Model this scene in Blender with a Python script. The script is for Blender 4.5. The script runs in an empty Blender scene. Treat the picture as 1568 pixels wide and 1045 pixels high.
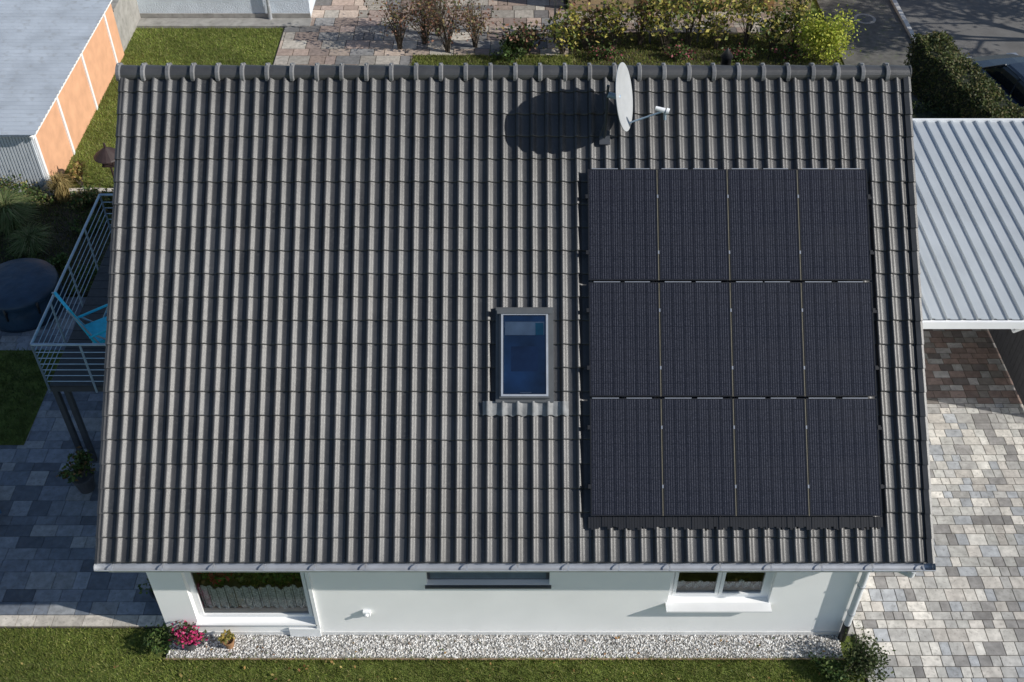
import bpy, math, random
import numpy as np
from mathutils import Vector, Matrix
random.seed(7); rng=np.random.default_rng(7)
scene=bpy.context.scene
rad=math.radians
# ---------------------------------------------------------------- render look / world
scene.view_settings.view_transform='Standard'
scene.view_settings.look='None'; scene.view_settings.exposure=0
SUN=Vector((1.13,-0.31,0.70)).normalized()
world=bpy.data.worlds.new("World"); scene.world=world; world.use_nodes=True
wn=world.node_tree.nodes; wl=world.node_tree.links
bg=wn.get('Background') or wn.new('ShaderNodeBackground')
sky=wn.new('ShaderNodeTexSky'); sky.sky_type='NISHITA'; sky.sun_disc=False
elev=math.asin(SUN.z); azim=math.atan2(SUN.x,SUN.y)
sky.sun_elevation=elev; sky.sun_rotation=azim
sky.altitude=300; sky.air_density=1.0; sky.dust_density=0.7; sky.ozone_density=1.2
wl.new(sky.outputs[0],bg.inputs[0]); bg.inputs[1].default_value=0.115
sl=bpy.data.lights.new("sun","SUN"); sl.energy=5.0; sl.angle=rad(0.5); sl.color=(1.0,0.96,0.89)
so=bpy.data.objects.new("sun",sl); scene.collection.objects.link(so)
so.location=(30,-10,30); so.rotation_euler=(-SUN).to_track_quat('-Z','Y').to_euler()
cam=bpy.data.cameras.new("camera"); co=bpy.data.objects.new("camera",cam); scene.collection.objects.link(co)
co.location=(-0.04,-9.45,16.0); co.rotation_euler=(rad(46.7),0,0)
cam.lens=39.03; cam.sensor_width=36; cam.clip_end=600; scene.camera=co
# ---------------------------------------------------------------- materials
def M(name,col=(.5,.5,.5),rough=.6,var=.15,scale=6,bump=0,bscale=60,metal=0,attr=False,spec=.5,
      speck=None,speck_scale=40,speck_amt=.3,bdist=.01,detail=5):
    m=bpy.data.materials.new(name); m.use_nodes=True
    N=m.node_tree.nodes; L=m.node_tree.links
    b=N['Principled BSDF']; b.inputs['Roughness'].default_value=rough; b.inputs['Metallic'].default_value=metal
    b.inputs['Specular IOR Level'].default_value=spec
    tc=N.new('ShaderNodeTexCoord')
    n=N.new('ShaderNodeTexNoise'); n.inputs['Scale'].default_value=scale; n.inputs['Detail'].default_value=detail
    L.new(tc.outputs['Object'],n.inputs['Vector'])
    mr=N.new('ShaderNodeMapRange'); mr.inputs[1].default_value=.3; mr.inputs[2].default_value=.7
    mr.inputs[3].default_value=1-var; mr.inputs[4].default_value=1+var
    L.new(n.outputs[0],mr.inputs[0])
    vm=N.new('ShaderNodeVectorMath'); vm.operation='SCALE'
    if attr:
        a=N.new('ShaderNodeAttribute'); a.attribute_name='Col'; L.new(a.outputs['Color'],vm.inputs[0])
    else: vm.inputs[0].default_value=col
    L.new(mr.outputs[0],vm.inputs['Scale'])
    out=vm.outputs[0]
    if speck:
        n2=N.new('ShaderNodeTexNoise'); n2.inputs['Scale'].default_value=speck_scale; n2.inputs['Detail'].default_value=6
        L.new(tc.outputs['Object'],n2.inputs['Vector'])
        m2=N.new('ShaderNodeMapRange'); m2.inputs[1].default_value=.55; m2.inputs[2].default_value=.72
        m2.inputs[3].default_value=0; m2.inputs[4].default_value=speck_amt
        L.new(n2.outputs[0],m2.inputs[0])
        mx=N.new('ShaderNodeMix'); mx.data_type='RGBA'
        L.new(m2.outputs[0],mx.inputs[0]); L.new(out,mx.inputs[6]); mx.inputs[7].default_value=(*speck,1)
        out=mx.outputs[2]
    L.new(out,b.inputs['Base Color'])
    if bump:
        n3=N.new('ShaderNodeTexNoise'); n3.inputs['Scale'].default_value=bscale; n3.inputs['Detail'].default_value=4
        L.new(tc.outputs['Object'],n3.inputs['Vector'])
        bp=N.new('ShaderNodeBump'); bp.inputs['Strength'].default_value=bump; bp.inputs['Distance'].default_value=bdist
        L.new(n3.outputs[0],bp.inputs['Height']); L.new(bp.outputs[0],b.inputs['Normal'])
    return m
def leafmat(name):
    m=M(name,attr=True,rough=.55,var=.2,scale=3,spec=.3)
    b=m.node_tree.nodes['Principled BSDF']
    N=m.node_tree.nodes; L=m.node_tree.links
    tr=N.new('ShaderNodeBsdfTranslucent'); mx=N.new('ShaderNodeMixShader'); mx.inputs[0].default_value=.35
    L.new(b.inputs['Base Color'].links[0].from_socket,tr.inputs[0])
    o=[x for x in N if x.type=='OUTPUT_MATERIAL'][0]
    L.new(b.outputs[0],mx.inputs[1]); L.new(tr.outputs[0],mx.inputs[2]); L.new(mx.outputs[0],o.inputs[0])
    return m
def glassmat(name,tint=(.93,.95,.97),ior=1.7):
    m=bpy.data.materials.new(name); m.use_nodes=True
    N=m.node_tree.nodes; L=m.node_tree.links
    N.remove(N['Principled BSDF']); o=[x for x in N if x.type=='OUTPUT_MATERIAL'][0]
    t=N.new('ShaderNodeBsdfTransparent'); t.inputs[0].default_value=(*tint,1)
    g=N.new('ShaderNodeBsdfGlossy'); g.inputs['Roughness'].default_value=.02
    f=N.new('ShaderNodeFresnel'); f.inputs[0].default_value=ior
    tc=N.new('ShaderNodeTexCoord'); n=N.new('ShaderNodeTexNoise'); n.inputs['Scale'].default_value=1.3
    L.new(tc.outputs['Object'],n.inputs['Vector'])
    bp=N.new('ShaderNodeBump'); bp.inputs['Strength'].default_value=.1; bp.inputs['Distance'].default_value=.02
    L.new(n.outputs[0],bp.inputs['Height']); L.new(bp.outputs[0],g.inputs['Normal'])
    x=N.new('ShaderNodeMixShader'); L.new(f.outputs[0],x.inputs[0]); L.new(t.outputs[0],x.inputs[1]); L.new(g.outputs[0],x.inputs[2])
    L.new(x.outputs[0],o.inputs[0]); return m
m_tile=M('roof_tile',attr=True,rough=.41,var=.22,scale=2.5,bump=.3,bscale=110,spec=.6,speck=(.08,.08,.075),speck_scale=24,speck_amt=.4)
m_plaster=M('white_plaster',(.9,.9,.89),.85,.03,1.3,.35,180,bdist=.004)
m_whitepvc=M('white_pvc',(.8,.81,.82),.35,.02)
m_frame=M('grey_frame',(.085,.09,.095),.45,.1)
m_zinc=M('zinc',(.5,.52,.55),.4,.12,5,metal=.5)
m_dark=M('dark_interior',(.18,.18,.17),.8,.4,2)
m_under=M('roof_underlay',(.03,.03,.032),.9)
m_soffit=M('soffit',(.55,.54,.52),.7)
m_curtain=M('curtain',(.7,.7,.67),.9,.45,30)
m_glass=glassmat('window_glass')
m_black=M('black_metal',(.015,.015,.017),.4,.1)
m_alu=M('aluminium',(.3,.32,.36),.45,.1,metal=.5)
m_lead=M('lead_flashing',(.17,.175,.18),.55,.3,8,.3,30)
m_steel=M('galvanised_steel',(.35,.45,.55),.4,.12,8,metal=.4)
m_dsteel=M('dark_steel',(.05,.055,.065),.45,.12,8)
m_teal=M('teal_fabric',(.02,.5,.72),.6,.12,12,.2,200)
m_pav=M('paver',attr=True,rough=.8,var=.2,scale=9,bump=.5,bscale=70,speck=(.13,.12,.1),speck_scale=22,speck_amt=.45,spec=.3)
m_joint=M('paver_joint',(.08,.07,.055),.95,.3,20,.4,60)
m_grass=M('grass_ground',(.11,.14,.035),.9,.45,5,.8,45,bdist=.04,speck=(.2,.18,.08),speck_scale=9,speck_amt=.5,spec=.1)
m_blade=leafmat('grass_blades'); m_leaf=leafmat('leaves')
m_bark=M('bark',(.09,.07,.05),.9,.3,15,.5,40)
m_concrete=M('concrete',(.3,.29,.27),.85,.2,4,.4,40,speck=(.12,.12,.1),speck_scale=6,speck_amt=.4)
m_asphalt=M('asphalt',(.14,.135,.13),.9,.15,2,.5,150,speck=(.22,.21,.2),speck_scale=80,speck_amt=.3,spec=.2)
m_stone=M('pebbles',attr=True,rough=.8,var=.1,spec=.3)
m_soil=M('soil',(.05,.042,.028),.95,.4,12,.8,30,speck=(.06,.08,.03),speck_scale=5,speck_amt=.8)
m_terra=M('pot',(.06,.06,.065),.5,.2)
m_terra2=M('terracotta',(.3,.16,.08),.8,.2)
# ---------------------------------------------------------------- mesh builder
class B:
    def __init__(s): s.v=[];s.f=[];s.m=[];s.c=[];s.cur=(.5,.5,.5)
    def add(s,vs,fs,mat=0,col=None):
        o=len(s.v); s.v+=[tuple(p) for p in vs]; c=col or s.cur
        s.c+=[c]*len(vs)
        for f in fs: s.f.append(tuple(i+o for i in f)); s.m.append(mat)
    def hexa(s,p,mat=0,col=None): # p: 8 points bottom 4 ccw, top 4
        s.add(p,[(3,2,1,0),(4,5,6,7),(0,1,5,4),(1,2,6,5),(2,3,7,6),(3,0,4,7)],mat,col)
    def box(s,x0,x1,y0,y1,z0,z1,mat=0,col=None):
        s.hexa([(x0,y0,z0),(x1,y0,z0),(x1,y1,z0),(x0,y1,z0),(x0,y0,z1),(x1,y0,z1),(x1,y1,z1),(x0,y1,z1)],mat,col)
    def obox(s,c,sz,R,mat=0,col=None):
        c=Vector(c); hx,hy,hz=[a/2 for a in sz]
        s.hexa([c+R@Vector(q) for q in [(-hx,-hy,-hz),(hx,-hy,-hz),(hx,hy,-hz),(-hx,hy,-hz),(-hx,-hy,hz),(hx,-hy,hz),(hx,hy,hz),(-hx,hy,hz)]],mat,col)
    def cyl(s,p0,p1,r0,r1=None,n=12,mat=0,cap=True,col=None):
        r1=r0 if r1 is None else r1
        p0=Vector(p0);p1=Vector(p1);d=(p1-p0).normalized()
        a=d.cross(Vector((0,0,1)) if abs(d.z)<.9 else Vector((1,0,0))).normalized(); b=d.cross(a)
        vs=[]
        for p,r in((p0,r0),(p1,r1)):
            for i in range(n):
                t=2*math.pi*i/n; vs.append(p+a*(r*math.cos(t))+b*(r*math.sin(t)))
        fs=[(i,(i+1)%n,n+(i+1)%n,n+i) for i in range(n)]
        if cap: fs+=[tuple(range(n))[::-1],tuple(range(n,2*n))]
        s.add(vs,fs,mat,col)
    def lathe(s,c,prof,n=24,mat=0,R=None,col=None):
        c=Vector(c); vs=[]
        for r,z in prof:
            for i in range(n):
                t=2*math.pi*i/n; q=Vector((r*math.cos(t),r*math.sin(t),z)); vs.append(c+((R@q) if R else q))
        fs=[]
        for k in range(len(prof)-1):
            for i in range(n):
                j=(i+1)%n; fs.append((k*n+i,k*n+j,(k+1)*n+j,(k+1)*n+i))
        s.add(vs,fs,mat,col)
    def np(s,V,F,C,mat=0):
        o=len(s.v); s.v+=V.tolist(); s.c+=[tuple(x) for x in C.tolist()]
        s.f+=[tuple(x) for x in (F+o).tolist()]; s.m+=[mat]*len(F)
    def build(s,name,mats,parent=None,smooth=False,bevel=0):
        V=np.array(s.v,dtype=float)
        if parent is not None: loc=np.array(parent.location)
        else:
            mn=V.min(0);mx=V.max(0); loc=np.array([(mn[0]+mx[0])/2,(mn[1]+mx[1])/2,mn[2]])
        me=bpy.data.meshes.new(name); me.from_pydata((V-loc).tolist(),[],s.f)
        for m in mats: me.materials.append(m)
        me.polygons.foreach_set('material_index',s.m)
        if smooth: me.polygons.foreach_set('use_smooth',[True]*len(s.f))
        ca=me.color_attributes.new('Col','FLOAT_COLOR','POINT')
        C=np.ones((len(s.v),4)); C[:,:3]=np.array(s.c); ca.data.foreach_set('color',C.ravel())
        me.update()
        ob=bpy.data.objects.new(name,me); scene.collection.objects.link(ob)
        if parent is not None: ob.parent=parent
        else: ob.location=loc
        if bevel:
            bv=ob.modifiers.new('b','BEVEL'); bv.width=bevel; bv.segments=2; bv.limit_method='ANGLE'
        return ob
def group(name,loc=(0,0,0)):
    e=bpy.data.objects.new(name,None); e.location=loc; e.empty_display_size=.3
    scene.collection.objects.link(e); return e
def leaves(b,P,size,cols,mat=0,up=0.3,asp=.6):
    n=len(P); P=np.asarray(P)
    nrm=rng.normal(size=(n,3)); nrm[:,2]=np.abs(nrm[:,2])+up; nrm/=np.linalg.norm(nrm,axis=1)[:,None]
    t=rng.normal(size=(n,3)); t-= (t*nrm).sum(1)[:,None]*nrm; t/=np.linalg.norm(t,axis=1)[:,None]
    u=np.cross(nrm,t); s=size*rng.uniform(.6,1.3,n)[:,None]
    V=np.stack([P-t*s,P+u*s*asp,P+t*s,P-u*s*asp],1).reshape(-1,3)
    F=np.arange(4*n).reshape(-1,4)
    cols=np.array(cols); C=cols[rng.integers(0,len(cols),n)]*rng.uniform(.65,1.35,n)[:,None]
    b.np(V,F,np.repeat(C,4,0),mat)
def blades(b,x0,x1,y0,y1,n,h,w,cols,z=0,mask=None,mat=0):
    x=rng.uniform(x0,x1,n); y=rng.uniform(y0,y1,n)
    if mask is not None:
        k=mask(x,y); x=x[k];y=y[k]; n=len(x)
    a=rng.uniform(0,2*np.pi,n); hh=h*rng.uniform(.5,1.3,n); ww=w*rng.uniform(.6,1.3,n)
    lean=rng.normal(size=(n,2))*hh[:,None]*.5
    P=np.stack([x,y,np.full(n,z)],1); d=np.stack([np.cos(a),np.sin(a),0*a],1)*ww[:,None]
    T=P+np.stack([lean[:,0],lean[:,1],hh],1)
    V=np.stack([P-d,P+d,T],1).reshape(-1,3); F=np.arange(3*n).reshape(-1,3)
    cols=np.array(cols)
    patch=(np.sin(x*1.7+2*np.sin(y*1.3))+np.sin(y*2.9+x*.8)+np.sin(x*5.1+y*4)*.6)*.13+1
    C=cols[rng.integers(0,len(cols),n)]*(rng.uniform(.7,1.3,n)*patch)[:,None]
    b.np(V,F,np.repeat(C,3,0),mat)
def pavers(b,x0,x1,y0,y1,z,rows,widths,cols,gap=.008,th=.03,jit=.15):
    y=y0
    while y<y1-1e-6:
        h=random.choice(rows); h=min(h,y1-y)
        if y1-(y+h)<.05: h=y1-y
        x=x0-random.uniform(0,max(widths))
        while x<x1-.02:
            w=random.choice(widths); a=max(x,x0); e=min(x+w,x1)
            if e-a>.03:
                c=random.choice(cols); k=random.uniform(1-jit,1+jit); dz=random.uniform(0,.004)
                k*=1+.10*math.sin(a*1.1+2*math.sin(y*.9))
                cc=(c[0]*k,c[1]*k,c[2]*k)
                b.box(a+gap/2,e-gap/2,y+gap/2,y+h-gap/2,z-th,z+dz,0,cc)
            x+=w
        y+=h
# ================================================================= HOUSE
AL=rad(39); CA,SA=math.cos(AL),math.sin(AL); EZ=2.7; SL=7.4; RY=SL*CA; RZ=EZ+SL*SA
def R(x,s,n,back=False):
    y=s*CA-n*SA; z=EZ+s*SA+n*CA
    if back: y=2*RY-y
    return (x,y,z)
house=group('white_plaster_house',(0,5.75,0))
WX0,WX1,WY0,WY1=-5.65,5.35,.5,2*RY-.5
# --- walls
b=B()
holes=[(-5.12,-3.22,.36,2.3),(-1.36,.54,1.42,2.2),(2.42,4.02,.93,2.25)]
xs=sorted({WX0,WX1}|{h[0] for h in holes}|{h[1] for h in holes})
for i in range(len(xs)-1):
    a,c=xs[i],xs[i+1]; hs=[h for h in holes if h[0]<=a+1e-6 and h[1]>=c-1e-6]
    if hs:
        h=hs[0]; b.box(a,c,WY0,WY0+.3,0,h[2]); b.box(a,c,WY0,WY0+.3,h[3],2.88)
    else: b.box(a,c,WY0,WY0+.3,0,2.88)
b.box(WX0,WX1,WY1-.3,WY1,0,2.88)
for x0,x1 in((WX0,WX0+.3),(WX1-.3,WX1)):
    pr=[(WY0+.3,0),(WY1-.3,0),(WY1-.3,2.9),(RY,RZ-.3),(WY0+.3,2.9)]
    vs=[(x0,p[0],p[1]) for p in pr]+[(x1,p[0],p[1]) for p in pr]
    b.add(vs,[(4,3,2,1,0),(5,6,7,8,9)]+[(i,(i+1)%5,5+(i+1)%5,5+i) for i in range(5)])
b.build('walls',[m_plaster],house)
b=B(); b.box(WX0+.3,WX1-.3,3.2,3.3,0,2.85); b.box(WX0+.3,WX1-.3,.8,3.2,.02,.08,1); b.box(WX0+.3,WX1-.3,.8,3.2,2.7,2.8)
b.build('interior',[m_dark,M('interior_floor',(.4,.37,.31),.6,.35,3)],house)
b=B(); b.box(WX0-.0,WX1,WY0-.012,WY0-.001,0,.10); b.build('plinth',[M('plinth',(.66,.66,.65),.9,.1,6,.4,80)],house)
# --- roof slab
b=B()
for bk in(False,True):
    p=[R(-5.93,.05,-.2,bk),R(5.93,.05,-.2,bk),R(5.93,SL-.16,-.2,bk),R(-5.93,SL-.16,-.2,bk),
       R(-5.93,.05,-.03,bk),R(5.93,.05,-.03,bk),R(5.93,SL-.02,-.03,bk),R(-5.93,SL-.02,-.03,bk)]
    b.hexa(p,0)
b.build('roof_deck',[m_under],house)
b=B()
p=[(-5.9,.06,2.50),(5.9,.06,2.50),(5.9,.5,2.50),(-5.9,.5,2.50),(-5.9,.06,2.53),(5.9,.06,2.53),(5.9,.5,2.53),(-5.9,.5,2.53)]
b.hexa(p,0); b.box(-5.92,5.92,.02,.06,2.44,2.64,0)
b.build('soffit',[m_soffit],house)
# --- tiles
NR=54; P=12.0/NR; ROWS=21; RL=SL/ROWS; H=.047
PK=[(0,0),(.03,.12),(.07,.55),(.12,.90),(.17,1.0),(.23,.97),(.29,.84),(.35,.62),(.41,.38),(.46,.18),(.51,.05),(.57,-.02),(.68,-.07),(.82,-.09),(.95,-.05),(1,0)]
def prof(t):
    t=t%1.0
    for i in range(len(PK)-1):
        if PK[i][0]<=t<=PK[i+1][0]:
            a,c=PK[i],PK[i+1]; return H*(a[1]+(c[1]-a[1])*(t-a[0])/(c[0]-a[0]))
    return 0
TS=[p[0] for p in PK]
def tiles(back):
    V=[];F=[];C=[]
    for r in range(ROWS):
        s0=r*RL; s1=s0+RL+.03
        if s1>SL-.02: s1=SL-.02
        for c in range(NR//2):
            g=random.gauss(1,.13); w_=random.gauss(0,.02); base=np.array([.034*(1+w_),.034,.036*(1-w_)])*g
            jit=random.gauss(0,.0015); js=random.gauss(0,.003); dn=random.gauss(0,.001)
            o=len(V); xx=[]
            for rr_ in range(2):
                for k,t in enumerate(TS):
                    if rr_==1 and k==0: continue
                    x=-6+(c*2+rr_+t)*P
                    if rr_==1 and k==len(TS)-1: x-=.004
                    xx.append((x,prof(t if t<1 else 0)))
            n=len(xx)
            rows=[(s0+js,lambda h:h*.95-.002),(s0+js+.002,lambda h:h+.010+dn),(s0+js+.008,lambda h:h+.021+dn),(s0+js+.018,lambda h:h+.025+dn),(s0+js+.03,lambda h:h+.0255+dn),(s1,lambda h:h+.0+jit)]
            for (s,fn) in rows:
                for x,h in xx: V.append(R(x,s,fn(h),back)); C.append(base)
            for q in range(5):
                for k in range(n-1):
                    a=o+q*n+k
                    F.append((a,a+1,a+1+n,a+n) if not back else (a+n,a+n+1,a+1,a))
    bb=B(); bb.np(np.array(V),np.array(F),np.array(C)); return bb.build('roof_tiles',[m_tile],house,smooth=True)
tiles(False); tiles(True)
# verge tiles
b=B()
for bk in(False,True):
    for sd in(-1,1):
        for r in range(ROWS):
            s0=r*RL-.004; s1=s0+RL+.01; g=random.gauss(1,.1); cc=(.05*g,.05*g,.051*g)
            xa,xb=(6.0,6.035)
            def q(x,s,n): return R(sd*x,s,n,bk)
            lo=.03
            pts=[q(xa,s0,-.17),q(xb,s0,-.17),q(xb,s1,-.19),q(xa,s1,-.19),q(xa,s0,.045+lo),q(xb,s0,.035+lo),q(xb,s1,.035),q(xa,s1,.045)]
            b.hexa(pts,0,cc)
            pts=[q(5.93,s0,.0),q(6.0,s0,.0),q(6.0,s1,-.02),q(5.93,s1,-.02),q(5.93,s0,.03+lo),q(5.999,s0,.05+lo),q(5.999,s1,.05),q(5.93,s1,.03)]
            b.hexa(pts,0,cc)
b.build('verge_tiles',[m_tile],house)
# ridge caps
b=B(); nc=32; w=12.1/nc
for i in range(nc):
    x0=-6.05+i*w; g=random.gauss(1,.08); cc=(.05*g,.05*g,.052*g); c2=(.16*g,.16*g,.165*g)  # collar colour lightened to imitate sun glints along the ridge
    for secs,cl in (([(x0-.02,.12),(x0-.019,.158),(x0+.03,.162),(x0+.05,.12)],c2),([(x0+.045,.13),(x0+w,.115)],cc)):
        n=12; vs=[]
        for x,r in secs:
            for k in range(n+1):
                t=math.pi*(k/n)*1.16-math.pi*.08
                vs.append((x,RY-r*math.cos(t)*1.05,RZ-.045+r*math.sin(t)))
        fs=[]
        for q in range(len(secs)-1):
            for k in range(n): fs.append((q*(n+1)+k,q*(n+1)+k+1,(q+1)*(n+1)+k+1,(q+1)*(n+1)+k))
        b.add(vs,fs,0,cl)
    b.cyl((x0+.01,RY-.02,RZ+.1),(x0+.01,RY-.02,RZ+.135),.016,.012,6,0,col=(.3,.3,.3))
b.cyl((-6.05,RY,RZ-.035),(-6.03,RY,RZ-.035),.12,.12,16,0,col=(.06,.06,.06)); b.cyl((6.03,RY,RZ-.035),(6.05,RY,RZ-.035),.12,.12,16,0,col=(.06,.06,.06))
b.build('ridge_tiles',[m_tile],house)
# gutter
def halfpipe(b,x0,x1,yc,zc,r,th=.006,mat=0):
    n=12; vs=[];fs=[]
    for x in(x0,x1):
        for rr in(r,r-th):
            for k in range(n+1):
                t=math.pi+math.pi*k/n; vs.append((x,yc+rr*math.cos(t),zc+rr*math.sin(t)))
    m=n+1
    for k in range(n):
        fs.append((k,k+1,2*m+k+1,2*m+k)); fs.append((m+k,3*m+k,3*m+k+1,m+k+1))
    fs+= [(0,2*m,3*m,m),(n,m+n,3*m+n,2*m+n)]
    b.add(vs,fs,mat)
b=B()
for yc in(-.045,2*RY+.045):
    halfpipe(b,-6.04,6.04,yc,2.665,.065)
    b.cyl((-6.04,yc-.065,2.668),(6.04,yc-.065,2.668),.009,.009,8)
    for x in np.arange(-5.8,6,.73): b.box(x-.012,x+.012,yc-.075,yc+.07,2.672,2.678)
    for x in(-6.042,6.042): b.lathe((x,yc,2.665),[(0,0),(.064,0)],16,0,Matrix.Rotation(rad(90),3,'Y'))
pts=[(5.75,-.045,2.6),(5.75,-.04,2.48),(5.35,.425,2.25),(5.35,.425,.45)]
for i in range(len(pts)-1): b.cyl(pts[i],pts[i+1],.055,.055,16,1)
for p in pts[1:-1]: b.lathe(p,[(0,-.058),(.035,-.048),(.058,0),(.035,.048),(0,.058)],12,1)
for z in(.75,1.5,2.15): b.cyl((5.35,.425,z),(5.35,.425,z+.03),.064,.064,16,0)
b.build('gutter_and_downspout',[m_zinc,M('pipe_light_grey',(.62,.64,.66),.4,.08)],house)
b=B(); b.cyl((5.35,.425,.0),(5.35,.425,.45),.062,.062,16); b.build('standpipe',[m_black],house)
# --- windows
def window(name,h,sashes,sill=.16,fr=.07,curt=None,frame=m_whitepvc,slats=False):
    x0,x1,z0,z1=h; b=B(); yf=WY0+.10
    def ring(a,c,e,f,w,y0,y1,mt):
        b.box(a,c,y0,y1,e,e+w,mt); b.box(a,c,y0,y1,f-w,f,mt); b.box(a,a+w,y0,y1,e+w,f-w,mt); b.box(c-w,c,y0,y1,e+w,f-w,mt)
    ring(x0,x1,z0,z1,fr,yf,yf+.07,0)
    wd=(x1-x0-2*fr)/sashes
    for i in range(sashes):
        a=x0+fr+i*wd+.004; c=a+wd-.008
        ring(a,c,z0+fr+.004,z1-fr-.004,.055,yf-.012,yf+.05,0)
        za,zb=z0+fr+.05,z1-fr-.05; yg=yf+.02
        b.add([(a+.05,yg,za),(c-.05,yg,za),(c-.05,yg,zb),(a+.05,yg,zb)],[(0,1,2,3)],1)
    b.box(x0-.03,x1+.03,WY0-sill,yf-.013,z0-.035,z0-.003,0)
    if curt:
        n=int((x1-x0)/.03)
        for i in range(n):
            xa=x0+.08+i*(x1-x0-.16)/n; d=.02*math.sin(i*1.3)+.01*math.sin(i*.37)
            b.box(xa,xa+(x1-x0-.16)/n,yf+.13+d,yf+.135+d,curt[0],curt[1]+.03*math.sin(i*.5),2)
    if slats:
        z=z0+fr+.02
        while z<z1-fr: b.box(x0+fr,x1-fr,yf-.03,yf-.018,z,z+.045,3); z+=.05
    b.build(name,[frame,m_glass,m_curtain,M('slat_blue_grey',(.12,.16,.2),.5)],house)
window('patio_window',holes[0],1,.04,.04,(.45,1.02))
window('roller_window',holes[1],1,.05,.05,None,m_frame,True)
window('double_window',holes[2],2,.16,.07,(1.0,1.16))
b=B(); b.box(-3.66,-3.16,.455,.485,0,.24); b.box(-3.205,-3.15,.46,.497,.24,2.35); b.build('door_step',[m_whitepvc],house)
b=B(); b.box(-2.42,-2.30,.44,.5,.62,.74); b.cyl((-2.36,.40,.68),(-2.36,.44,.68),.03,.035,12); b.build('wall_socket',[m_whitepvc],house,bevel=.008)
# --- skylight
sx0,sx1,ss0,ss1=-.25,.54,2.33,3.66
b=B()
def rb(x0,x1,s0,s1,n0,n1,mat=0,bb=None,col=None):
    (bb or b).hexa([R(x0,s0,n0),R(x1,s0,n0),R(x1,s1,n0),R(x0,s1,n0),R(x0,s0,n1),R(x1,s0,n1),R(x1,s1,n1),R(x0,s1,n1)],mat,col)
def rring(x0,x1,s0,s1,w,n0,n1,mat):
    rb(x0,x1,s0,s0+w,n0,n1,mat); rb(x0,x1,s1-w,s1,n0,n1,mat); rb(x0,x0+w,s0+w,s1-w,n0,n1,mat); rb(x1-w,x1,s0+w,s1-w,n0,n1,mat)
rring(sx0-.03,sx1+.03,ss0-.02,ss1+.06,.055,.0,.085,0)
rring(sx0+.026,sx1-.026,ss0+.036,ss1-.0,.05,.03,.135,0)
rring(sx0+.05,sx1-.05,ss0+.065,ss1-.035,.03,.136,.15,1)
rb(sx0-.01,sx1+.01,ss1-.05,ss1+.03,.151,.168,0)
gx0,gx1,gs0,gs1=sx0+.076,sx1-.076,ss0+.086,ss1-.06
b.add([R(gx0,gs0,.1345),R(gx1,gs0,.1345),R(gx1,gs1,.1345),R(gx0,gs1,.1345)],[(0,1,2,3)],2)
rb(gx0,gx1,gs0,gs1,.084,.088,3)  # blue sheet below the pane, painted as the sky reflected in the glass
rb(gx0+.03,gx1-.03,gs1-.30,gs1-.10,.108,.112,4)
rb(gx1-.16,gx1-.04,gs1-.30,gs1-.12,.1125,.116,5)
rb(gx0+.25,gx1-.22,gs0+.03,gs0+.045,.098,.102,4)
rb(gx0+.12,gx1-.12,gs0+.35,gs0+.72,.0885,.090,6)  # darker patch of the painted sky reflection
b.build('roof_window',[m_frame,m_zinc,m_glass,M('painted_reflection',(.08,.22,.40),.5,.55,1.8),M('blind',(.85,.86,.84),.8),M('teal_item',(.05,.42,.5),.6),M('painted_reflection_dark',(.05,.13,.27),.5,.4,3)],house)
b=B(); vs=[];fs=[]; n=160; xa,xb=sx0-.22,sx1+.25
for j,(s,dn) in enumerate([(2.12,.034),(2.14,.042),(2.33,.051)]):
    for i in range(n+1):
        x=xa+(xb-xa)*i/n; t=((x+6)/P); vs.append(R(x,s+(.012*math.sin(i*.31) if j<2 else 0),prof(t)*(1 if j<2 else .9)+dn))
for j in range(2):
    for i in range(n): fs.append((j*(n+1)+i,j*(n+1)+i+1,(j+1)*(n+1)+i+1,(j+1)*(n+1)+i))
b.add(vs,fs,0); b.build('apron_flashing',[m_lead],house,smooth=True)
b=B()
for r in range(54*2):
    x=1.06+r*.0393
    if x>5.34: break
    rb(x,x+.036,.50+random.uniform(-.03,.02),.66,.05,.07+random.uniform(0,.014),0,b,(.02,.02,.02))
b.build('array_base_strip',[m_black],house)
b=B(); b.lathe((3.28,RY+.30,RZ-.15),[(.08,0),(.08,.22),(.10,.23),(.0,.38)],14); b.build('vent_cowl',[m_black],house,smooth=True)

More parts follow.
